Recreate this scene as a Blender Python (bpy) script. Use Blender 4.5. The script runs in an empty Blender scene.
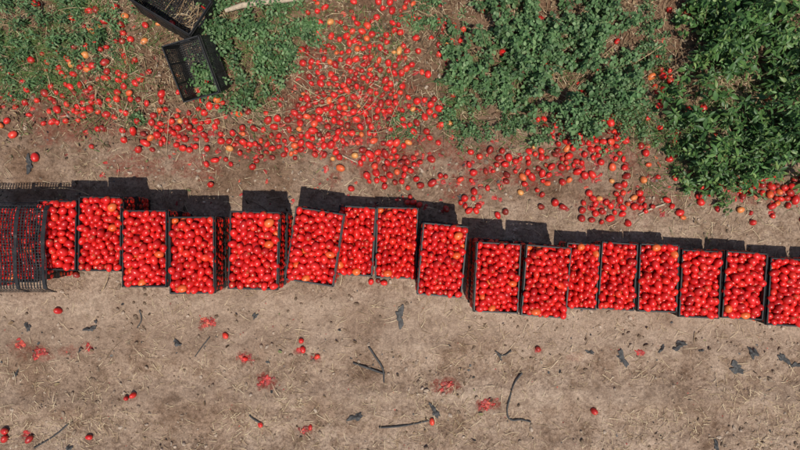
import bpy, math, random
import numpy as np
from mathutils import Vector, Matrix
random.seed(7); rng=np.random.default_rng(11)
H=3.9; S=0.007
def W(px,py,z=0.0):
    k=S*(1-z/H)
    return ((px-400)*k,(225-py)*k)
scn=bpy.context.scene; col=scn.collection
# ---------------------------------------------------------------- noise
TAB=rng.random((256,256))
def vnoise(x,y,seed=0):
    x=np.asarray(x,float)+seed*17.37; y=np.asarray(y,float)+seed*9.71
    xi=np.floor(x).astype(int); yi=np.floor(y).astype(int)
    fx=x-xi; fy=y-yi; fx=fx*fx*(3-2*fx); fy=fy*fy*(3-2*fy)
    a=TAB[xi&255,yi&255]; b=TAB[(xi+1)&255,yi&255]; c=TAB[xi&255,(yi+1)&255]; d=TAB[(xi+1)&255,(yi+1)&255]
    return (a*(1-fx)+b*fx)*(1-fy)+(c*(1-fx)+d*fx)*fy
def fbm(x,y,o=4,seed=0):
    s=0;a=.5;t=0
    for i in range(o):
        s=s+a*vnoise(x*2**i,y*2**i,seed+i*3); t+=a; a*=.5
    return s/t
def sstep(a,b,x):
    t=np.clip((x-a)/(b-a),0,1); return t*t*(3-2*t)
def GZ(x,y):
    x=np.asarray(x,float); y=np.asarray(y,float)
    rough=0.55+0.9*sstep(0.25,0.9,y)+0.45*sstep(-.75,-1.1,y)
    z=0.05*(fbm(x*.8,y*.8,2,1)-.5)*sstep(.4,1.2,np.abs(y))
    z=z+rough*(0.030*(fbm(x*4,y*5,3,5)-.5)+0.022*(fbm(x*15,y*18,3,9)-.5)+.010*(vnoise(x*60,y*60,4)-.5))
    for yc,w,d in ((-1.05,.10,.018),(-1.42,.08,.012),(-.72,.09,.008)):
        yy=y-yc-.05*np.sin(x*.9+yc*5)
        z=z-d*np.exp(-(yy/w)**2)+d*.6*np.exp(-((np.abs(yy)-w*1.7)/(w*.5))**2)
    return z
# ---------------------------------------------------------------- mesh helpers
def mk_mesh(name,V,loops,starts,totals,mats,smooth=True,matidx=None,cols=None):
    me=bpy.data.meshes.new(name)
    V=np.asarray(V,np.float32)
    me.vertices.add(len(V)); me.vertices.foreach_set('co',V.ravel())
    me.loops.add(len(loops)); me.loops.foreach_set('vertex_index',np.asarray(loops,np.int32))
    me.polygons.add(len(starts)); me.polygons.foreach_set('loop_start',np.asarray(starts,np.int32))
    me.polygons.foreach_set('loop_total',np.asarray(totals,np.int32))
    for m in mats: me.materials.append(m)
    if matidx is not None: me.polygons.foreach_set('material_index',np.asarray(matidx,np.int32))
    me.polygons.foreach_set('use_smooth',np.full(len(starts),smooth))
    if cols is not None:
        a=me.color_attributes.new('Col','FLOAT_COLOR','POINT'); a.data.foreach_set('color',np.asarray(cols,np.float32).ravel())
    me.update(calc_edges=True); me.validate()
    return me
class Acc:
    def __init__(s): s.V=[];s.L=[];s.T=[];s.M=[];s.C=[];s.n=0
    def add(s,V,faces,mi=0,c=None):
        s.V.append(np.asarray(V,float).reshape(-1,3))
        for f in faces: s.L.append(np.asarray(f)+s.n); s.T.append(np.array([len(f)])); s.M.append(np.array([mi]))
        s.C.append(np.tile(np.array(c if c is not None else (0,0,0,1)),(len(V),1)))
        s.n+=len(V)
    def addmany(s,tV,tF,pos,R,sc,mi=0,tC=None):
        N=len(pos)
        if N==0: return
        tV=np.asarray(tV); sc=np.asarray(sc,float)
        if sc.ndim==1: sc=np.repeat(sc[:,None],3,1)
        P=tV[None]*sc[:,None,:]
        P=np.einsum('nij,nkj->nki',R,P)+np.asarray(pos)[:,None,:]
        flat=np.concatenate([np.asarray(f) for f in tF]); tot=np.array([len(f) for f in tF])
        L=(flat[None]+np.arange(N)[:,None]*len(tV)).ravel()+s.n
        s.V.append(P.reshape(-1,3)); s.L.append(L); s.T.append(np.tile(tot,N)); s.M.append(np.full(N*len(tF),mi))
        c=tC if tC is not None else np.tile(np.array([0,0,0,1.]),(len(tV),1))
        s.C.append(np.tile(c,(N,1))); s.n+=N*len(tV)
    def mesh(s,name,mats,smooth=True):
        V=np.concatenate(s.V); L=np.concatenate(s.L); T=np.concatenate(s.T); M=np.concatenate(s.M)
        st=np.concatenate([[0],np.cumsum(T)[:-1]])
        return mk_mesh(name,V,L,st,T,mats,smooth,M,np.concatenate(s.C))
def obj(name,data,parent=None):
    o=bpy.data.objects.new(name,data); col.objects.link(o)
    if parent: o.parent=parent
    return o
def randR(n):
    q=rng.normal(size=(n,4)); q/=np.linalg.norm(q,axis=1)[:,None]; w,x,y,z=q.T
    return np.stack([np.stack([1-2*(y*y+z*z),2*(x*y-z*w),2*(x*z+y*w)],1),np.stack([2*(x*y+z*w),1-2*(x*x+z*z),2*(y*z-x*w)],1),np.stack([2*(x*z-y*w),2*(y*z+x*w),1-2*(x*x+y*y)],1)],1)
def Rz(a):
    c,s=np.cos(a),np.sin(a);o=np.zeros_like(a);i=o+1
    return np.stack([np.stack([c,-s,o],1),np.stack([s,c,o],1),np.stack([o,o,i],1)],1)
def Ry(a):
    c,s=np.cos(a),np.sin(a);o=np.zeros_like(a);i=o+1
    return np.stack([np.stack([c,o,s],1),np.stack([o,i,o],1),np.stack([-s,o,c],1)],1)
def Rx(a):
    c,s=np.cos(a),np.sin(a);o=np.zeros_like(a);i=o+1
    return np.stack([np.stack([i,o,o],1),np.stack([o,c,-s],1),np.stack([o,s,c],1)],1)
# ---------------------------------------------------------------- materials
def newmat(name):
    m=bpy.data.materials.new(name); m.use_nodes=True; nt=m.node_tree
    return m,nt,nt.nodes['Principled BSDF'],nt.links
def ramp(nt,stops):
    r=nt.nodes.new('ShaderNodeValToRGB'); e=r.color_ramp.elements
    while len(e)<len(stops): e.new(.5)
    for i,(p,c) in enumerate(stops): e[i].position=p; e[i].color=(*c,1)
    return r
def noise(nt,scale,detail=4,rough=.6,vec=None):
    n=nt.nodes.new('ShaderNodeTexNoise'); n.inputs['Scale'].default_value=scale; n.inputs['Detail'].default_value=detail; n.inputs['Roughness'].default_value=rough
    if vec: nt.links.new(vec,n.inputs['Vector'])
    return n
def mixc(nt,f,a,b,mode='MIX'):
    m=nt.nodes.new('ShaderNodeMix'); m.data_type='RGBA'; m.blend_type=mode
    for s,v in ((m.inputs[0],f),(m.inputs[6],a),(m.inputs[7],b)):
        if isinstance(v,(float,int)): s.default_value=v
        elif isinstance(v,tuple): s.default_value=(*v,1)
        else: nt.links.new(v,s)
    return m.outputs[2]
def island_mat(name,stops,rough=.5,spec=.5,bump=0,bscale=60,transl=0,var=0):
    m,nt,b,L=newmat(name)
    g=nt.nodes.new('ShaderNodeNewGeometry'); r=ramp(nt,stops); L.new(g.outputs['Random Per Island'],r.inputs[0])
    c=r.outputs[0]
    tc=nt.nodes.new('ShaderNodeTexCoord')
    if var:
        n=noise(nt,var,3,.6,tc.outputs['Object'])
        rr=ramp(nt,[(.3,(.6,.6,.6)),(.7,(1.25,1.25,1.25))]); L.new(n.outputs[0],rr.inputs[0])
        c=mixc(nt,1.0,c,rr.outputs[0],'MULTIPLY')
    L.new(c,b.inputs['Base Color']); b.inputs['Roughness'].default_value=rough; b.inputs['Specular IOR Level'].default_value=spec
    if bump:
        n2=noise(nt,bscale,4,.6,tc.outputs['Object']); bp=nt.nodes.new('ShaderNodeBump'); bp.inputs['Strength'].default_value=bump; bp.inputs['Distance'].default_value=.004
        L.new(n2.outputs[0],bp.inputs['Height']); L.new(bp.outputs[0],b.inputs['Normal'])
    if transl:
        t=nt.nodes.new('ShaderNodeBsdfTranslucent'); hs=nt.nodes.new('ShaderNodeHueSaturation'); hs.inputs['Value'].default_value=1.3; hs.inputs['Hue'].default_value=.48
        L.new(c,hs.inputs['Color']); L.new(hs.outputs[0],t.inputs[0])
        mx=nt.nodes.new('ShaderNodeMixShader'); mx.inputs[0].default_value=transl
        L.new(b.outputs[0],mx.inputs[1]); L.new(t.outputs[0],mx.inputs[2]); L.new(mx.outputs[0],nt.nodes['Material Output'].inputs[0])
    return m
def tomato_mat(name,stops,rough=.28,blotch=(.62,.04,.018),dust=.0):
    m,nt,b,L=newmat(name)
    g=nt.nodes.new('ShaderNodeNewGeometry'); r=ramp(nt,stops); L.new(g.outputs['Random Per Island'],r.inputs[0])
    tc=nt.nodes.new('ShaderNodeTexCoord'); n=noise(nt,28,3,.6,tc.outputs['Object'])
    rr=ramp(nt,[(.45,(0,0,0)),(.8,(1,1,1))]); L.new(n.outputs[0],rr.inputs[0])
    mm=nt.nodes.new('ShaderNodeMath'); mm.operation='MULTIPLY'; mm.inputs[1].default_value=.5; L.new(rr.outputs[0],mm.inputs[0])
    c=mixc(nt,mm.outputs[0],r.outputs[0],blotch)
    a=nt.nodes.new('ShaderNodeAttribute'); a.attribute_name='Col'; sp=nt.nodes.new('ShaderNodeSeparateColor'); L.new(a.outputs[0],sp.inputs[0])
    c=mixc(nt,sp.outputs[0],c,(.34,.16,.06))
    if dust:
        nd=noise(nt,75,5,.7,tc.outputs['Object']); rd=ramp(nt,[(.48,(0,0,0)),(.75,(dust,dust,dust))]); L.new(nd.outputs[0],rd.inputs[0]); c=mixc(nt,rd.outputs[0],c,(.30,.20,.14))
    L.new(c,b.inputs['Base Color'])
    rn=noise(nt,60,2,.5,tc.outputs['Object']); rr2=nt.nodes.new('ShaderNodeMapRange'); rr2.inputs[3].default_value=rough-.06; rr2.inputs[4].default_value=rough+.25; L.new(rn.outputs[0],rr2.inputs[0]); L.new(rr2.outputs[0],b.inputs['Roughness'])
    return m
M_tom=tomato_mat('tomato_skin',[(0,(.36,.005,.005)),(.2,(.47,.006,.006)),(.5,(.57,.009,.008)),(.85,(.64,.013,.010)),(.97,(.66,.028,.012)),(.99,(.66,.08,.015)),(1,(.66,.14,.03))],.25)
M_tom2=tomato_mat('spilled_tomato_skin',[(0,(.13,.010,.007)),(.10,(.28,.008,.006)),(.32,(.45,.007,.007)),(.82,(.62,.012,.010)),(.91,(.63,.045,.02)),(.965,(.62,.13,.03)),(1,(.62,.29,.08))],.32,dust=.3)
M_pulp=island_mat('tomato_pulp',[(0,(.14,.018,.012)),(.5,(.32,.020,.015)),(.85,(.46,.025,.018)),(1,(.50,.10,.05))],.45,.4,.8,90,0,60)
M_leafA=island_mat('weed_leaf',[(0,(.04,.09,.03)),(.35,(.075,.155,.052)),(.75,(.12,.215,.08)),(1,(.20,.29,.13))],.55,.35,0,60,.22,6)
M_leafB=island_mat('shrub_leaf',[(0,(.032,.08,.020)),(.5,(.068,.15,.038)),(.85,(.115,.215,.055)),(1,(.20,.28,.085))],.45,.4,0,60,.25,5)
M_stem=island_mat('green_stem',[(0,(.10,.13,.05)),(1,(.26,.22,.12))],.6,.3)
M_straw=island_mat('dry_straw_mat',[(0,(.20,.125,.07)),(.35,(.40,.29,.165)),(1,(.68,.55,.36))],.7,.2)
M_stalk=island_mat('dead_vine_mat',[(0,(.09,.058,.032)),(.5,(.22,.15,.085)),(1,(.46,.34,.20))],.8,.2,.5,120,0,50)
M_dead=island_mat('dead_leaf_mat',[(0,(.05,.034,.022)),(.5,(.15,.098,.055)),(.85,(.30,.21,.12)),(1,(.15,.18,.07))],.8,.2,0,60,.1)
M_grass=island_mat('grass_blade',[(0,(.05,.11,.03)),(.6,(.10,.19,.05)),(1,(.24,.27,.10))],.5,.3,0,60,.2)
M_clod=island_mat('soil_clod',[(0,(.15,.105,.07)),(.5,(.29,.215,.155)),(1,(.48,.38,.29))],.95,.1,1,150,0,90)
M_plast=island_mat('black_plastic_film',[(0,(.018,.017,.016)),(.6,(.05,.048,.046)),(1,(.12,.115,.11))],.6,.35,.6,80,0,30)
M_wood=island_mat('weathered_wood',[(0,(.36,.28,.20)),(1,(.45,.36,.26))],.8,.2,1,60,0,40)
def crate_mat():
    m,nt,b,L=newmat('black_crate_plastic'); tc=nt.nodes.new('ShaderNodeTexCoord')
    n=noise(nt,22,5,.65,tc.outputs['Object']); r=ramp(nt,[(.4,(.009,.009,.010)),(.6,(.018,.017,.017)),(.78,(.075,.062,.05))]); L.new(n.outputs[0],r.inputs[0]); L.new(r.outputs[0],b.inputs['Base Color'])
    b.inputs['Roughness'].default_value=.5; b.inputs['Specular IOR Level'].default_value=.35; return m
M_crate=crate_mat()
# ---------------------------------------------------------------- ground
def axis(lo,hi,step,far):
    a=list(np.arange(lo,hi+1e-6,step)); d=step
    l=[];x=lo
    while x>-far: d*=1.25; x-=d; l.append(x)
    d=step;r=[];x=hi
    while x<far: d*=1.25; x+=d; r.append(x)
    return np.array(l[::-1]+a+r)
xs=axis(-3.3,3.3,.009,400); ys=axis(-1.9,1.9,.009,400)
X,Y=np.meshgrid(xs,ys,indexing='xy'); nx,ny=len(xs),len(ys)
Z=GZ(X,Y)
PX=X/S+400; PY=225-Y/S
nz=fbm(X*3,Y*3,4,21); nz2=fbm(X*9,Y*9,4,33)
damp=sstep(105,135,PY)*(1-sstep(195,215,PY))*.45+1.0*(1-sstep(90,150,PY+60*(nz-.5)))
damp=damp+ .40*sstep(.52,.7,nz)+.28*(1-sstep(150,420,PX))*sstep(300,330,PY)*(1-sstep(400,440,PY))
juice=np.zeros_like(X)
def blob(cx,cy,rx,ry,a):
    global juice
    d=((PX-cx)/rx)**2+((PY-cy)/ry)**2
    juice=np.maximum(juice,a*(1-sstep(.35,1.25,d+1.9*(nz2-.5)+1.6*(fbm(X*34,Y*34,2,71)-.5))))
for c in ((345,110,75,60,.75),(390,160,40,22,.85),(270,140,50,16,.8),(175,130,38,18,.7),(80,110,60,35,.65),(500,165,60,22,.7),(590,150,50,30,.6),(630,205,50,18,.5),(740,190,45,14,.5),(55,60,40,40,.3),
          (207,323,9,8,1),(245,358,10,9,1),(267,381,10,9,1),(445,386,14,7,.9),(485,405,14,7,1),(538,350,5,4,.7),(40,352,14,9,.6),(88,348,7,6,.5),(20,350,12,12,.5),(300,352,7,4,.6),(225,336,6,5,.6),(316,358,8,6,.6),(640,352,9,5,.4),(25,436,7,5,.6),(195,168,25,14,.6),(140,165,30,16,.6),(440,150,25,12,.6),(460,190,25,12,.65),(68,352,10,6,.5),(575,357,9,5,.3),(305,430,9,5,.5)): blob(*c)
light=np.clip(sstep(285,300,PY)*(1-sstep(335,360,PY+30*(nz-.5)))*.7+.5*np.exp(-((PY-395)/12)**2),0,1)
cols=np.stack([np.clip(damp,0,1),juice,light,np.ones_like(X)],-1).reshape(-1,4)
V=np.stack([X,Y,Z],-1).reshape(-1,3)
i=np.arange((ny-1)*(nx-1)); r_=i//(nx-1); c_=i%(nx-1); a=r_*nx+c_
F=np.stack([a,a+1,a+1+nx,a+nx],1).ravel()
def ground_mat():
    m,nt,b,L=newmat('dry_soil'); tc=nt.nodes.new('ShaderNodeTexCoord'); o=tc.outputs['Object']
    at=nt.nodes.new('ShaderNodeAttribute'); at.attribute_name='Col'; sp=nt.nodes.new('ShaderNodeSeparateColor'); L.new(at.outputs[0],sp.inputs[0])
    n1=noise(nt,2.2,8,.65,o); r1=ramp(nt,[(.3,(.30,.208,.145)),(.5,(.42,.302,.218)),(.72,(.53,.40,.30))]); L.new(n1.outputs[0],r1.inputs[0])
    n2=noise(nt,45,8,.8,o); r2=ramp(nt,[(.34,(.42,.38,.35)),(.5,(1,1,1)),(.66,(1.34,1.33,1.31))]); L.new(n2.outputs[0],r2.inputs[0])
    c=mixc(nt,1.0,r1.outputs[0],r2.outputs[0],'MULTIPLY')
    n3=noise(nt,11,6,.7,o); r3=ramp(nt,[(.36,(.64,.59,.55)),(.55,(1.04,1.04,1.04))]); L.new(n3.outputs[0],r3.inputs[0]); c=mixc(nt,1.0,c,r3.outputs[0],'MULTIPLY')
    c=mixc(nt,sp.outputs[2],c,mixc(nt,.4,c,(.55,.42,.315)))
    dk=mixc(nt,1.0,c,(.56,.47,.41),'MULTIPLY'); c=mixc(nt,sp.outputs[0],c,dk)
    n5=noise(nt,55,5,.7,o); r5=ramp(nt,[(.36,(.1,.1,.1)),(.60,(1,1,1))]); L.new(n5.outputs[0],r5.inputs[0])
    mb=nt.nodes.new('ShaderNodeMath'); mb.operation='MULTIPLY'; mb.use_clamp=True; L.new(r5.outputs[0],mb.inputs[0]); L.new(sp.outputs[1],mb.inputs[1])
    c=mixc(nt,mb.outputs[0],c,(.24,.038,.026))
    v=nt.nodes.new('ShaderNodeTexVoronoi'); v.inputs['Scale'].default_value=85; L.new(o,v.inputs['Vector'])
    rv=ramp(nt,[(.0,(1.25,1.22,1.18)),(.28,(1,1,1)),(.8,(.84,.83,.82))]); L.new(v.outputs['Distance'],rv.inputs[0]); c=mixc(nt,1.0,c,rv.outputs[0],'MULTIPLY')
    L.new(c,b.inputs['Base Color'])
    b.inputs['Specular IOR Level'].default_value=.12; b.inputs['Roughness'].default_value=.95
    n6=noise(nt,70,10,.8,o); bp=nt.nodes.new('ShaderNodeBump'); bp.inputs['Strength'].default_value=1; bp.inputs['Distance'].default_value=.018; L.new(n6.outputs[0],bp.inputs['Height']); L.new(bp.outputs[0],b.inputs['Normal'])
    return m
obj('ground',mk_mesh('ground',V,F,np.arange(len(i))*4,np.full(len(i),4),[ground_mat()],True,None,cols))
# ---------------------------------------------------------------- tomato template
def tomato_t(nu=12,nv=8):
    Vv=[];C=[];Fc=[]
    def prof(t):
        r=math.sin(t); z=math.cos(t)*1.22
        if t<.6: z-=.16*(1-t/.6)**2
        r*=1+.05*math.cos(t)
        return r,z
    Vv.append((0,0,prof(0)[1])); C.append((1,0,0,1))
    for j in range(1,nv):
        t=math.pi*j/nv
        r,z=prof(t)
        for k in range(nu):
            a=2*math.pi*k/nu; rr=r*(1+.03*math.cos(3*a))
            Vv.append((rr*math.cos(a),rr*math.sin(a),z)); C.append((.06 if j==1 else 0,0,0,1))
    Vv.append((0,0,-1.22)); C.append((0,0,0,1))
    for k in range(nu): Fc.append((0,1+k,1+(k+1)%nu))
    for j in range(nv-2):
        for k in range(nu):
            b0=1+j*nu; b1=b0+nu; Fc.append((b0+k,b1+k,b1+(k+1)%nu,b0+(k+1)%nu))
    b0=1+(nv-2)*nu; e=len(Vv)-1
    for k in range(nu): Fc.append((b0+k,e,b0+(k+1)%nu))
    return np.array(Vv),Fc,np.array(C,float)
TV,TF,TC=tomato_t()
def pack(w,l,d,n,seed):
    g=np.random.default_rng(seed)
    r=.0230*g.uniform(.78,1.2,n)
    P=np.stack([g.uniform(-w/2,w/2,n),g.uniform(-l/2,l/2,n),g.uniform(0,d*1.7,n)],1)
    RR=r[:,None]+r[None]
    for it in range(130):
        P[:,2]-=.005 if it<90 else .0015
        for s in range(2):
            D=P[:,None]-P[None]; dist=np.sqrt((D**2).sum(-1))+1e-6; np.fill_diagonal(dist,9)
            ov=np.clip(RR*.97-dist,0,None)
            P+=((D/dist[...,None])*(ov*.42)[...,None]).sum(1).clip(-.02,.02)
            wx=w/2-r*.55; wy=l/2-r*.55
            P[:,0]=np.clip(P[:,0],-wx,wx); P[:,1]=np.clip(P[:,1],-wy,wy); P[:,2]=np.maximum(P[:,2],r)
    return P,r
CH=.22
def fillmesh(w,l,n,seed):
    P,r=pack(w,l,CH,n,seed)
    top=np.sort(P[:,2])[-40:].mean()
    P[:,2]+= (CH-.006)-top
    P[:,2]+=.036*(1-(2*P[:,0]/w)**2)*(1-(2*P[:,1]/l)**2)*sstep(.1,.2,P[:,2])
    keep=P[:,2]>.01
    P=P[keep]; r=r[keep]; n=len(r)
    A=Acc(); sc=np.stack([r,r*rng.uniform(.92,1.04,n),r*rng.uniform(.92,1.14,n)],1)
    A.addmany(TV,TF,P,randR(n),sc,0,TC)
    return A.mesh('tomato_fill',[M_tom])
WIDE=(.306,.482); NAR=(.258,.446)
fills={'w':[fillmesh(*WIDE,515,s) for s in (1,2,3)],'n':[fillmesh(*NAR,405,s) for s in (4,5)]}
# ---------------------------------------------------------------- crate shell
def beam(A,a,b,n,wd,th):
    a=np.array(a,float);b=np.array(b,float);n=np.array(n,float); d=b-a; d/=np.linalg.norm(d); n=n-d*n.dot(d); n/=np.linalg.norm(n); s=np.cross(d,n)
    P=[]
    for p in (a,b):
        for u,v in ((-1,-1),(1,-1),(1,1),(-1,1)): P.append(p+s*u*wd/2+n*v*th/2)
    A.add(P,[(0,1,2,3),(7,6,5,4),(0,4,5,1),(1,5,6,2),(2,6,7,3),(3,7,4,0)])
def crate_mesh(w,l,h):
    A=Acc(); k=.955
    def c(sx,sy,v): f=k+(1-k)*v; return np.array([sx*w/2*f,sy*l/2*f,h*v])
    sides=[((-1,-1),(1,-1),(0,-1,0),w,True),((1,-1),(1,1),(1,0,0),l,False),((1,1),(-1,1),(0,1,0),w,True),((-1,1),(-1,-1),(-1,0,0),l,False)]
    for s0,s1,nn,ln,short in sides:
        nn=np.array(nn,float)
        P=lambda u,v: c(*s0,v)*(1-u)+c(*s1,v)*u
        beam(A,P(-.01,.985),P(1.01,.985),nn,.020,.009)
        beam(A,P(-.01,.92)+nn*.003,P(1.01,.92)+nn*.003,nn,.006,.012)
        beam(A,P(0,.02),P(1,.02),nn,.014,.008)
        m=int(ln/.0135)
        for q in range(1,m):
            u=q/m
            if short and .32<u<.68:
                beam(A,P(u,.03),P(u,.62),nn,.0088,.0035)
            else: beam(A,P(u,.03),P(u,.96),nn,.0088,.0035)
        for v in np.arange(.10,.9,.105):
            if short and .64<v<.88:
                beam(A,P(.0,v),P(.32,v),nn,.008,.0045); beam(A,P(.68,v),P(1,v),nn,.008,.0045)
            else: beam(A,P(0,v),P(1,v),nn,.008,.0045)
        if short:
            beam(A,P(.31,.63),P(.69,.63),nn,.012,.010); beam(A,P(.315,.63),P(.315,.95),nn,.012,.010); beam(A,P(.685,.63),P(.685,.95),nn,.012,.010)
        for u in (0.03,.97): beam(A,P(u,.01),P(u,.97),nn,.03 if not short else .022,.008)
        if not short:
            for u in (.33,.67): beam(A,P(u,.01),P(u,.97),nn,.014,.009)
    for u in np.linspace(-1,1,18)[1:-1]:
        beam(A,(u*w/2*k,-l/2*k,.008),(u*w/2*k,l/2*k,.008),(0,0,1),.007,.004)
    for u in np.linspace(-1,1,26)[1:-1]:
        beam(A,(-w/2*k,u*l/2*k,.0105),(w/2*k,u*l/2*k,.0105),(0,0,1),.006,.004)
    return A.mesh('crate_shell',[M_crate],False)
shells={'w':crate_mesh(WIDE[0]+.012,WIDE[1]+.012,CH),'n':crate_mesh(NAR[0]+.012,NAR[1]+.012,CH)}
SZ={'w':(WIDE[0]+.022,WIDE[1]+.022),'n':(NAR[0]+.022,NAR[1]+.022)}
cnt=0
def put_crate(x,y,z0,yaw,kind,sx,sy,full=True,tilt=(0,0)):
    global cnt
    e=obj('tomato_crate' if full else 'empty_crate',None); e.empty_display_size=.1
    e.location=(x,y,z0); e.rotation_euler=(tilt[0],tilt[1],yaw); e.scale=(sx,sy,1)
    obj('crate_shell',shells[kind],e)
    if full:
        L_=fills[kind]; t=obj('tomatoes',L_[cnt%len(L_)],e)
        t.rotation_euler=(0,0,math.pi*((cnt//3)%2)); cnt+=1
    return e
quads=[
 (-52,210,-8,209,-8,289,-50,288,'w',2),(-8,209,36,206,36,281,-8,284,'w',2),
 (38,201,77,199,76,270,36,270,'n',2),(78,196,122,197,120,272,78,270,'w',2),(122,211,167,210,167,288,122,287,'w',2),(168,218,214,216,214,294,170,294,'w',2),
 (229,212,281,212,277,290,229,290,'w',2),(296,211,344,210,334,283,283,284,'w',2),(340,207,376,206,373,276,334,275,'n',1),(377,205,418,209,416,280,375,276,'w',1),
 (423,221,468,227,461,299,417,293,'w',2),(477,240,521,246,518,316,473,310,'w',2),(526,245,572,247,566,318,521,316,'w',2),(567,243,600,244,596,309,562,309,'n',1),
 (602,243,638,243,634,310,597,310,'n',1),(640,243,679,245,677,313,637,311,'n',1),(682,249,722,252,719,319,678,317,'n',1),(726,250,768,253,763,319,722,318,'n',1),(771,257,812,260,808,328,767,324,'n',1),
 (816,259,858,262,853,329,812,328,'n',1),(862,262,903,264,900,332,858,330,'n',1)]
for q in quads:
    p=np.array(q[:8],float).reshape(4,2); kind=q[8]; lv=q[9]
    zt=CH*lv; kf=S*(1-zt/H)
    c=p.mean(0); w=(np.linalg.norm(p[1]-p[0])+np.linalg.norm(p[2]-p[3]))/2*kf; l=(np.linalg.norm(p[3]-p[0])+np.linalg.norm(p[2]-p[1]))/2*kf
    tm=(p[0]+p[1])/2; bm=(p[2]+p[3])/2; dx,dy=tm[0]-bm[0],bm[1]-tm[1]; yaw=-math.atan2(dx,dy)
    x,y=W(c[0],c[1],zt); sx=w/SZ[kind][0]; sy=l/SZ[kind][1]
    if lv==2:
        put_crate(x+random.uniform(-.005,.005),y+random.uniform(.0,.02),-.004,yaw+random.uniform(-.02,.02),kind,sx*.98,sy*.98,True)
        put_crate(x,y,CH-.008,yaw,kind,sx,sy,True,(random.uniform(-.015,.015),random.uniform(-.015,.015)))
    else:
        put_crate(x,y,-.003,yaw,kind,sx,sy,True,(random.uniform(-.02,.02),random.uniform(-.012,.012)))
def disc(px,py,yaw,tilt,z,sx=.95,sy=1.):
    x,y=W(px,py,.15); put_crate(x,y,float(GZ(x,y))+z,yaw,'w',sx,sy,False,tilt)
disc(170,6,math.radians(60),(0.10,.12),0.0,.85,.9)
disc(200,62,math.radians(12),(.35,-.18),.06,.82,.74)
# net over the far left crates
def net():
    A=Acc()
    def h(x,y):
        xc,yc=W(0,247,.46); d=abs(y-yc); edge=max(0,d-.25)
        xr=W(48,0,.46)[0]; ex=max(0,x-(xr-.04))
        return .490+.022*float(vnoise(x*9,y*6,3))+.008*float(vnoise(x*30,y*30,5))-min(.30,edge*2.6+edge*edge*8)-ex*.1
    x0=W(-70,0,.46)[0]; x1=W(50,0,.46)[0]; y0=W(0,293,.46)[1]; y1=W(0,201,.46)[1]
    st=.018
    ysr=np.arange(y0,y1,.03); xsr=np.arange(x0,x1,.03)
    for x in np.arange(x0,x1,st):
        wob=lambda y: x+.008*math.sin(y*14+x*3)
        for a_,b_ in zip(ysr[:-1],ysr[1:]): beam(A,(wob(a_),a_,h(x,a_)),(wob(b_),b_,h(x,b_)),(0,0.01,1),.0075,.002)
    for y in np.arange(y0,y1,st):
        for a_,b_ in zip(xsr[:-1],xsr[1:]): beam(A,(a_,y,h(a_,y)+.002),(b_,y,h(b_,y)+.002),(0,0.01,1),.003,.002)
    for px_ in (-8,22,49):
        x=W(px_,0,.46)[0]
        for a_,b_ in zip(ysr[:-1],ysr[1:]): beam(A,(x+.01*math.sin(a_*9),a_,h(x,a_)+.005),(x+.01*math.sin(b_*9),b_,h(x,b_)+.005),(0,0.01,1),.02,.004)
    obj('black_net',A.mesh('black_net',[M_crate],False))
net()
# ---------------------------------------------------------------- spilled tomatoes
G=[(345,105,32,28,110),(350,55,28,25,34),(385,65,26,28,30),(325,40,16,28,26),(318,135,36,11,34),(268,143,26,7,28),(175,127,17,7,40),(205,105,16,10,16),(90,100,34,16,42),(60,70,28,26,24),(120,60,15,25,10),(110,20,25,12,9),(388,162,12,8,38),(235,145,12,6,8),(440,120,12,15,10),(452,42,8,10,16),(510,160,38,7,26),(470,205,26,7,12),(556,125,8,6,8),(602,136,22,9,26),(585,165,28,10,22),(627,207,28,6,20),(640,180,20,15,10),(604,213,8,4,10),(752,190,24,5,28),(662,84,6,12,10),(696,150,16,20,14),(790,190,8,5,5),(0,110,10,20,6),(400,110,22,30,18),(150,60,30,40,6),(370,20,30,15,14),(570,60,60,40,22),(300,100,15,20,8),(688,4,4,3,3),(500,185,30,10,12),(597,76,4,4,3),(700,205,50,6,8),(430,180,25,12,8)]
pts=[]
for cx,cy,sx,sy,n in G:
    for _ in range(int(n*1.15)): pts.append((random.gauss(cx,sx),random.gauss(cy,sy)))
for _ in range(70): pts.append((random.uniform(-60,860),random.uniform(-60,190)))
for _ in range(20): pts.append((random.uniform(380,860),random.uniform(185,225)))
explicit=[(301,341),(303,346),(225,336),(132,396),(129,398),(260,425),(538,349),(594,411),(57,311),(76,275),(88,438),(310,428),(432,422),(3,432),(371,282),(378,281),(317,357),(245,359),(2,438),(384,283),(28,440)]
acc=[];cell={}
def ok(x,y,r):
    k=(int(x/.06),int(y/.06))
    for i_ in (-1,0,1):
        for j_ in (-1,0,1):
            for (a_,b_,c_) in cell.get((k[0]+i_,k[1]+j_),()):
                if (a_-x)**2+(b_-y)**2<((r+c_)*.93)**2: return False
    cell.setdefault(k,[]).append((x,y,r)); return True
for (px,py) in explicit+pts:
    for t in range(6):
        x,y=W(px+random.gauss(0,3*t),py+random.gauss(0,3*t),.02)
        if (px,py) not in explicit and 225-y/S>215+max(0,(px-420))*.05: break
        r=random.uniform(.0155,.0262)
        if ok(x,y,r): acc.append((x,y,r)); break
acc=np.array(acc); n=len(acc); print('spilled',n)
A=Acc(); pos=np.stack([acc[:,0],acc[:,1],GZ(acc[:,0],acc[:,1])+acc[:,2]*.68],1)
A.addmany(TV,TF,pos,randR(n),np.stack([acc[:,2],acc[:,2]*rng.uniform(.78,1.05,n),acc[:,2]*rng.uniform(.85,1.2,n)],1),0,TC)
obj('spilled_tomatoes',A.mesh('spilled_tomatoes',[M_tom2]))
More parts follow.
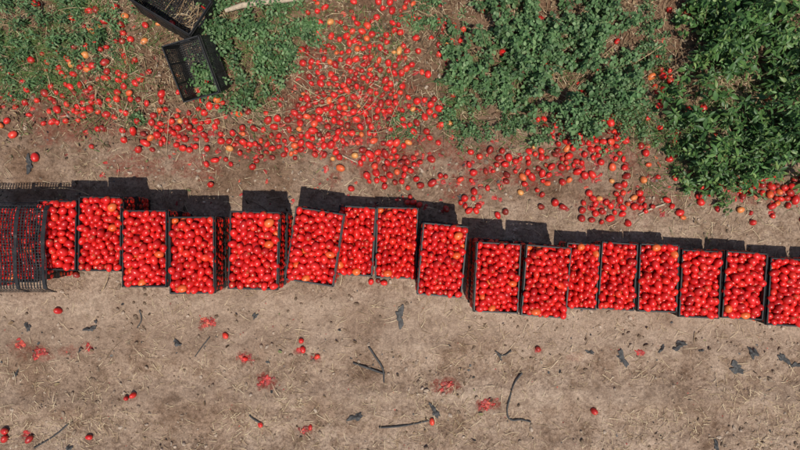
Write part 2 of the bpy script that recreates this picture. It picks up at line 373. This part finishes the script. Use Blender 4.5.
def splat_t(seed):
    g=np.random.default_rng(seed); V=[(0,0,.30)];F=[];N=14;rings=4
    ph=g.uniform(0,6,4)
    for j in range(1,rings+1):
        for k in range(N):
            a=2*math.pi*k/N; R=1+.28*math.sin(2*a+ph[0])+.2*math.sin(3*a+ph[1])+.1*math.sin(5*a+ph[2]); t=j/rings
            z=.28*(1-t**2)+(g.uniform(-.2,.25) if j<rings else -.15)
            V.append((R*t*math.cos(a),R*t*math.sin(a),z))
    for k in range(N): F.append((0,1+k,1+(k+1)%N))
    for j in range(rings-1):
        for k in range(N):
            b=1+j*N; F.append((b+k,b+N+k,b+N+(k+1)%N,b+(k+1)%N))
    return np.array(V),F
A=Acc(); sp=[]
for a_,b_,r in [(207,323,7),(245,358,7),(267,381,7),(485,405,8),(445,386,7),(538,350,3),(225,336,3),(316,357,4),(40,352,6),(88,348,4),(25,436,5),(305,430,4),(20,345,5),(640,352,4),(300,350,3)]:
    for _ in range(int(5+r*r*.6)):
        x,y=W(a_+random.gauss(0,r*.50),b_+random.gauss(0,r*.38)); sp.append((x,y,random.uniform(.002,.017)))
for cx,cy,sx,sy,n_ in G:
    for _ in range(int(n_*.60)):
        px,py=random.gauss(cx,sx*1.25),random.gauss(cy,sy*1.3)
        for _ in range(random.randint(1,5)):
            x,y=W(px+random.gauss(0,2),py+random.gauss(0,1.8))
            if 225-y/S<214: sp.append((x,y,random.uniform(.004,.022)))
for _ in range(120):
    x,y=W(random.uniform(100,820),random.uniform(140,205)); sp.append((x,y,random.uniform(.004,.018)))
for _ in range(90):
    x,y=W(random.uniform(0,800),random.uniform(300,450)); sp.append((x,y,random.uniform(.002,.006)))
tmp=[splat_t(s) for s in range(6)]; sp=np.array(sp); idx=rng.integers(0,6,len(sp))
for k in range(6):
    q=sp[idx==k]; 
    A.addmany(tmp[k][0],tmp[k][1],np.stack([q[:,0],q[:,1],GZ(q[:,0],q[:,1])+.002],1),Rz(rng.uniform(0,6.28,len(q))),np.stack([q[:,2],q[:,2]*rng.uniform(.5,1,len(q)),q[:,2]*.5],1))
obj('squashed_tomatoes',A.mesh('squashed_tomatoes',[M_pulp]))
# ---------------------------------------------------------------- ribbons (straw, grass, stems)
def ribbon_t(seg=4,curve=.12):
    V=[];F=[]
    for j in range(seg+1):
        t=j/seg; w=.5*(1-.6*t); V+= [(t,-w,0.),(t,0,.5*(1-.4*t)),(t,w,0.)]
    V=np.array(V)
    for j in range(seg):
        b=j*3; F+=[(b,b+3,b+4,b+1),(b+1,b+4,b+5,b+2)]
    return V,F
def ribbons(A,x,y,z,L,Wd,yaw,pitch,bend,mi=0,seg=4):
    V,F=ribbon_t(seg); N=len(x)
    t=V[:,0]; P=np.zeros((N,len(V),3))
    P[:,:,0]=t[None]*L[:,None]; P[:,:,1]=V[None,:,1]*Wd[:,None]+bend[:,None]*L[:,None]*(t[None]**2); P[:,:,2]=V[None,:,2]*Wd[:,None]
    R=np.einsum('nij,njk->nik',Rz(yaw),Ry(-pitch))
    P=np.einsum('nij,nkj->nki',R,P); P+=np.stack([x,y,z],1)[:,None]
    flat=np.concatenate([np.array(f) for f in F]); tot=np.array([4]*len(F))
    A.V.append(P.reshape(-1,3)); A.L.append((flat[None]+np.arange(N)[:,None]*len(V)).ravel()+A.n); A.T.append(np.tile(tot,N)); A.M.append(np.full(N*len(F),mi)); A.C.append(np.tile([0,0,0,1.],(N*len(V),1))); A.n+=N*len(V)
def scatter_px(n,fn):
    out=[]
    while len(out)<n:
        px=rng.uniform(-60,860,n*3); py=rng.uniform(-70,520,n*3); k=rng.random(n*3)<fn(px,py)
        out+=list(zip(px[k],py[k]))
    a=np.array(out[:n]); return (a[:,0]-400)*S,(225-a[:,1])*S
def dens(px,py):
    d=.15+1.0*sstep(345,400,py)*sstep(.42,.62,fbm(px*.02,py*.03,3,41))+.9*(1-sstep(100,150,py))*sstep(.25,.55,fbm(px*.015,py*.015,3,44))
    d=d+.3*sstep(.5,.65,fbm(px*.03,py*.03,2,47))
    return np.clip(d,0,1)
A=Acc(); N=17000; x,y=scatter_px(N,dens); up=(y>.75)
ribbons(A,x,y,GZ(x,y)+.006+up*rng.uniform(0,.015,N),rng.uniform(.015,.11,N)*rng.uniform(.4,1,N),rng.uniform(.0016,.0040,N),rng.uniform(0,6.28,N),rng.uniform(-.05,.2,N),rng.normal(0,.2,N))
obj('dry_straw',A.mesh('dry_straw',[M_straw]))
A=Acc(); N=1500; x,y=scatter_px(N,lambda px,py:np.where(py<135,.95,.012)*(.10+.9*sstep(.38,.6,fbm(px*.02,py*.02,3,77))))
dirn=6.28*fbm(x*1.2,y*1.2,2,81)*1.6+rng.normal(0,.7,N)
ribbons(A,x,y,GZ(x,y)+.010+rng.uniform(0,.03,N),rng.uniform(.05,.36,N)*rng.uniform(.5,1,N),rng.uniform(.0025,.0075,N),dirn,rng.uniform(-.10,.16,N),rng.normal(0,.4,N),0,8)
obj('dead_vines',A.mesh('dead_vines',[M_stalk]))
def gd(px,py):
    e=lambda cx,cy,rx,ry:np.exp(-(((px-cx)/rx)**2+((py-cy)/ry)**2))
    return np.clip((1.3*e(30,20,75,50)+1.2*e(95,50,45,50)+.6*e(20,90,50,25)+.5*e(270,60,50,60)+.35*e(410,125,14,12)+.3*e(380,40,40,40)+.9*e(660,110,40,50)+.5*e(455,100,25,30)+.3*e(560,100,110,50)+.3*e(740,120,70,60))*sstep(.3,.6,fbm(px*.03,py*.03,3,52)),0,1)
A=Acc(); N=11000; x,y=scatter_px(N,gd)
ribbons(A,x,y,GZ(x,y)+.002,rng.uniform(.02,.10,N),rng.uniform(.002,.0055,N),rng.uniform(0,6.28,N),rng.uniform(.1,1.1,N),rng.normal(0,.25,N))
obj('grass',A.mesh('grass',[M_grass]))
# clods
def ico():
    import bmesh
    bm=bmesh.new(); bmesh.ops.create_icosphere(bm,subdivisions=2,radius=1); V=np.array([v.co[:] for v in bm.verts]); F=[tuple(v.index for v in f.verts) for f in bm.faces]; bm.free(); return V,F
IV,IF=ico(); A=Acc()
x,y=scatter_px(9000,lambda px,py:np.clip(.25+.8*sstep(.5,.65,fbm(px*.02,py*.03,3,61)),0,1))
for k in range(5):
    g=np.random.default_rng(90+k); d=g.normal(size=(5,3)); V2=IV*(1+.22*np.sin(IV@d.T*2+g.uniform(0,6,5)).sum(1)/2)[:,None]
    xx,yy=x[k::5],y[k::5]; n=len(xx); s=.0026+.014*rng.random(n)**5+.002*rng.random(n)
    A.addmany(V2,IF,np.stack([xx,yy,GZ(xx,yy)+s*.2],1),randR(n),np.stack([s,s*rng.uniform(.6,1,n),s*rng.uniform(.5,.9,n)],1))
obj('soil_clods',A.mesh('soil_clods',[M_clod],False))
# ---------------------------------------------------------------- foliage
def leaf_t(wd=.3,fold=.18,droop=.25,lobe=0.):
    ts=[0,.18,.4,.62,.82,1]; ws=[.02,.75,1,.8,.45,0.0]
    V=[];F=[]
    for j,(t,w) in enumerate(zip(ts,ws)):
        ww=w*wd*(1+(lobe if j%2 else -lobe)); z=-droop*t*t
        V+=[(t,-ww,z+fold*ww),(t,0,z),(t,ww,z+fold*ww)]
    for j in range(len(ts)-1):
        b=j*3; F+=[(b,b+3,b+4,b+1),(b+1,b+4,b+5,b+2)]
    return np.array(V),F
LA=leaf_t(.30,.3,.3,.12); LB=leaf_t(.20,.35,.25,0.); LC=leaf_t(.38,.25,.2,.15)
A=Acc(); N=7000; x,y=scatter_px(N,lambda px,py:np.clip((1-sstep(110,160,py))*.9+.012,0,1)*(.2+.8*sstep(.4,.6,fbm(px*.025,py*.025,3,88))))
A.addmany(LA[0],LA[1],np.stack([x,y,GZ(x,y)+.008+rng.uniform(0,.015,N)],1),np.einsum('nij,njk->nik',Rz(rng.uniform(0,6.28,N)),np.einsum('nij,njk->nik',Ry(rng.normal(0,.4,N)),Rx(rng.normal(0,.6,N)))),rng.uniform(.010,.038,N))
obj('dead_leaves',A.mesh('dead_leaves',[M_dead]))
def bush(name,cx,cy,rx,ry,h,nspr,mat,kind,leafL=.042,seed=0,gap=.42):
    g=np.random.default_rng(seed+500)
    px=[];py=[];zt=[]; Sx=[];Sy=[];Ex=[];Ey=[];Ez=[]
    tries=0
    while len(px)<nspr and tries<nspr*30:
        tries+=1
        a=g.uniform(0,6.283); r=math.sqrt(g.random())*1.05
        X_=cx+rx*r*math.cos(a); Y_=cy+ry*r*math.sin(a)
        m=float(fbm(X_*.05,Y_*.05,3,seed+3)); edge=r+1.5*(m-.5)*-1
        if edge>.92 or m<gap: continue
        hs=h*math.sqrt(max(.08,1.1-r*r*.9))*g.uniform(.3,1.25)
        lean=g.uniform(5,20)*(h/.25)**.5; la=a+g.normal(0,.9)
        ex=X_+lean*math.cos(la); ey=Y_+lean*math.sin(la)
        Sx.append(X_);Sy.append(Y_);Ex.append(ex);Ey.append(ey);Ez.append(hs)
        k=int(g.integers(2,6))
        for q in range(k):
            t=1-.75*(q/k)**1.0
            px.append(X_+(ex-X_)*t+g.normal(0,1.2)); py.append(Y_+(ey-Y_)*t+g.normal(0,1.2)); zt.append(hs*t*(1.1-.1*t))
    px=np.array(px);py=np.array(py);z=np.array(zt);nspr=len(px)
    x=(px-400)*S*(1-h*.5/H); y=(225-py)*S*(1-h*.5/H); gz=GZ(x,y); P=np.stack([x,y,gz+z],1)
    A=Acc()
    f=S*(1-h*.5/H); sx=(np.array(Sx)-400)*f; sy=(225-np.array(Sy))*f; ex=(np.array(Ex)-400)*f; ey=(225-np.array(Ey))*f; ez=np.array(Ez)
    hd=np.hypot(ex-sx,ey-sy)
    ribbons(A,sx,sy,GZ(sx,sy),np.hypot(hd,ez),np.full(len(sx),.0048),np.arctan2(ey-sy,ex-sx),np.arctan2(ez,hd),np.zeros(len(sx)),1)
    yaw0=g.uniform(0,6.28,nspr)
    if kind=='pinnate':
        V_,F_=LA; nl=9
        for q in range(nl):
            t=(q//2)/((nl-1)/2); side=(1 if q%2 else -1)*(0 if q==nl-1 else 1)
            L=leafL*g.uniform(.65,1.15,nspr)*(1-.25*abs(t-.5)); rl=leafL*2.3*t
            R0=np.einsum('nij,njk->nik',Rz(yaw0),Ry(.30*t+g.normal(0,.2,nspr)))
            off=np.stack([rl*np.ones(nspr),side*.004*np.ones(nspr),-.012*t*t*np.ones(nspr)],1)
            pp=P+np.einsum('nij,nj->ni',R0,off)
            R=np.einsum('nij,njk->nik',R0,Rz(side*1.0+g.normal(0,.25,nspr)))
            R=np.einsum('nij,njk->nik',R,Rx(g.normal(0,.45,nspr))); R=np.einsum('nij,njk->nik',R,Ry(g.normal(.05,.35,nspr)))
            A.addmany(V_,F_,pp,R,L)
    else:
        V_,F_=(LB if kind=='lance' else LC); nl=7
        size=g.uniform(.55,1.25,nspr)
        for q in range(nl):
            a=yaw0+q*2.4+g.normal(0,.35,nspr); t=q/nl
            L=leafL*size*g.uniform(.6,1.25,nspr)*(1.15-.5*t)
            R=np.einsum('nij,njk->nik',Rz(a),Ry(.45-1.0*t+g.normal(0,.35,nspr))); R=np.einsum('nij,njk->nik',R,Rx(g.normal(0,.45,nspr)))
            pp=P+np.stack([.006*np.cos(a),.006*np.sin(a),-.035*(1-t)*np.ones(nspr)],1)
            A.addmany(V_,F_,pp,R,L)
    obj(name,A.mesh(name,[mat,M_stem],True))
B=[('weed_plant',28,20,62,50,.13,420,'lance',.032,.38),('weed_plant',92,20,38,46,.11,170,'lance',.030,.40),('weed_plant',14,72,42,28,.09,130,'lance',.030,.40),
 ('tomato_plant',242,60,38,50,.19,170,'pinnate',.031,.36),('tomato_plant',276,30,40,38,.16,120,'pinnate',.029,.38),('tomato_plant',225,18,22,25,.12,30,'pinnate',.030,.40),
 ('weed_plant',500,50,52,52,.24,340,'ovate',.031,.40),('weed_plant',570,85,70,50,.25,400,'ovate',.031,.41),('weed_plant',612,42,42,50,.24,230,'ovate',.031,.41),('weed_plant',550,15,80,34,.24,260,'ovate',.031,.42),('weed_plant',482,108,34,32,.14,100,'pinnate',.024,.40),('weed_plant',608,120,36,20,.14,70,'pinnate',.024,.43),
 ('leafy_shrub',760,85,68,88,.44,470,'lance',.052,.38),('leafy_shrub',732,158,50,34,.30,210,'lance',.045,.40),('leafy_shrub',722,25,38,44,.30,160,'ovate',.040,.41),('leafy_shrub',795,20,58,55,.5,230,'lance',.052,.40),('leafy_shrub',835,120,55,78,.45,230,'lance',.055,.36),
 ('weed_plant',405,125,14,11,.07,26,'pinnate',.020,.3),('weed_plant',664,125,20,26,.08,40,'pinnate',.022,.42),('weed_plant',395,35,30,25,.06,20,'pinnate',.022,.45),('weed_plant',440,10,25,14,.12,34,'pinnate',.026,.40),('weed_plant',655,30,16,30,.08,30,'pinnate',.022,.40),('weed_plant',140,110,22,12,.06,14,'pinnate',.020,.40),
 ('weed_plant',30,-40,110,40,.2,150,'lance',.035,.42),('weed_plant',560,-50,150,35,.3,300,'ovate',.038,.42),('leafy_shrub',790,-60,90,50,.5,200,'lance',.06,.40)]
for i_,(nm,cx,cy,rx,ry,h,n,kd,ll,gp) in enumerate(B):
    bush(nm,cx,cy,rx,ry,h,int(n*1.3),M_leafB if nm=='leafy_shrub' else M_leafA,kd,ll,i_,gp)
# ---------------------------------------------------------------- debris
def curve(name,pts,rad,mat):
    cu=bpy.data.curves.new(name,'CURVE'); cu.dimensions='3D'; s=cu.splines.new('BEZIER'); s.bezier_points.add(len(pts)-1)
    for bp,(a_,b_) in zip(s.bezier_points,pts):
        x,y=W(a_,b_); bp.co=(x,y,float(GZ(x,y))+rad+.004); bp.handle_left_type=bp.handle_right_type='AUTO'; bp.radius=random.uniform(.6,1.1)
    cu.bevel_depth=rad; cu.bevel_resolution=2; cu.resolution_u=8; cu.materials.append(mat); return obj(name,cu)
curve('drip_tape',[(522,373),(514,383),(509,398),(507,412),(510,419),(522,420),(531,422)],.007,M_plast)
curve('drip_tape',[(379,427),(395,426),(412,424),(430,420)],.006,M_plast)
curve('drip_tape',[(353,363),(365,367),(376,371),(385,374)],.008,M_plast)
curve('drip_tape',[(369,346),(375,356),(383,370),(384,382)],.007,M_plast)
curve('drip_tape',[(36,447),(48,440),(58,433),(68,424)],.006,M_plast)
curve('drip_tape',[(250,414),(256,419),(264,424)],.007,M_plast)
curve('drip_tape',[(196,356),(203,346),(210,337)],.004,M_plast)
curve('drip_tape',[(140,310),(141,320),(137,328)],.005,M_plast)
curve('drip_tape',[(495,351),(503,355),(511,350)],.005,M_plast)
curve('stick',[(638,215),(650,209),(664,204)],.007,M_wood)
curve('stick',[(335,152),(345,157),(358,163)],.005,M_wood)
br=curve('fallen_branch',[(228,14),(250,8),(280,5),(318,-1)],.022,M_wood); br.location.z=.05
def film(px,py,s,seed,stretch=1.):
    N=12; V=[];F=[]; g=np.random.default_rng(seed)
    x0,y0=W(px,py); ang=g.uniform(0,6.28); ca,sa=math.cos(ang),math.sin(ang)
    for j in range(N):
        for k in range(N):
            u=(k/(N-1)-.5)*2; v=(j/(N-1)-.5)*2
            m=max(abs(u),abs(v)); q=math.atan2(v,u); R=(m/max(1e-6,math.hypot(u,v)))*(1+.35*math.sin(2*q+seed)+.28*math.sin(3*q+seed*2)+.18*math.sin(7*q))
            a_,b_=u*R*s*stretch,v*R*s*.5
            x=x0+ca*a_-sa*b_; y=y0+sa*a_+ca*b_
            V.append((x,y,float(GZ(x,y))+.004+.022*float(vnoise(a_*70,b_*70,seed))*(1.1-m*.6)))
    for j in range(N-1):
        for k in range(N-1): a_=j*N+k; F.append((a_,a_+1,a_+N+1,a_+N))
    A=Acc(); A.add(V,F); obj('plastic_scrap',A.mesh('plastic_scrap',[M_plast],True))
for k,(a_,b_,s) in enumerate([(90,329,.035),(400,316,.06),(356,416,.045),(736,368,.06),(751,352,.045),(679,345,.045),(661,348,.025),(622,358,.05),(435,411,.045),(178,343,.03),(255,316,.025),(28,327,.03),(782,358,.045),(500,357,.02),(15,374,.025),(795,365,.035),(95,322,.015),(268,362,.015),(590,352,.025),(715,445,.035),(30,165,.05),(462,200,.04),(70,448,.03),(340,330,.012),(560,372,.012),(700,350,.015),(80,350,.015)]): film(a_,b_,s,k+1)
A=Acc(); N=560; x,y=scatter_px(N,lambda px,py:np.clip(.12+.6*np.exp(-((py-352)/14)**2)+.2*(py<200),0,1))
A.addmany(LA[0],LA[1],np.stack([x,y,GZ(x,y)+.004],1),np.einsum('nij,njk->nik',Rz(rng.uniform(0,6.28,N)),Rx(rng.normal(0,.4,N))),.008+.024*rng.random(N)**2)
obj('film_fragments',A.mesh('film_fragments',[M_plast]))
# ---------------------------------------------------------------- light, world, camera
d=Vector((-.10,.36,-1.0)).normalized()
sd=bpy.data.lights.new('sun','SUN'); sd.energy=4.6; sd.angle=math.radians(.5); sd.color=(1,.945,.865)
so=obj('sun',sd); so.rotation_euler=d.to_track_quat('-Z','Y').to_euler(); so.location=(0,-3,6)
w=bpy.data.worlds.new('World'); scn.world=w; w.use_nodes=True; nt=w.node_tree
sk=nt.nodes.new('ShaderNodeTexSky'); sk.sky_type='NISHITA'; sk.sun_disc=False
sk.sun_elevation=math.asin(-d.z); sk.sun_rotation=math.atan2(-d.x,-d.y)
bg=nt.nodes['Background']; bg.inputs[1].default_value=.10; nt.links.new(sk.outputs[0],bg.inputs[0])
cd=bpy.data.cameras.new('camera'); cd.sensor_width=36; cd.lens=36*H/(800*S); cd.clip_end=2000
co=obj('camera',cd); co.location=(0,0,H); co.rotation_euler=(0,0,0); scn.camera=co
scn.view_settings.view_transform='Standard'; scn.view_settings.look='None'; scn.view_settings.exposure=0
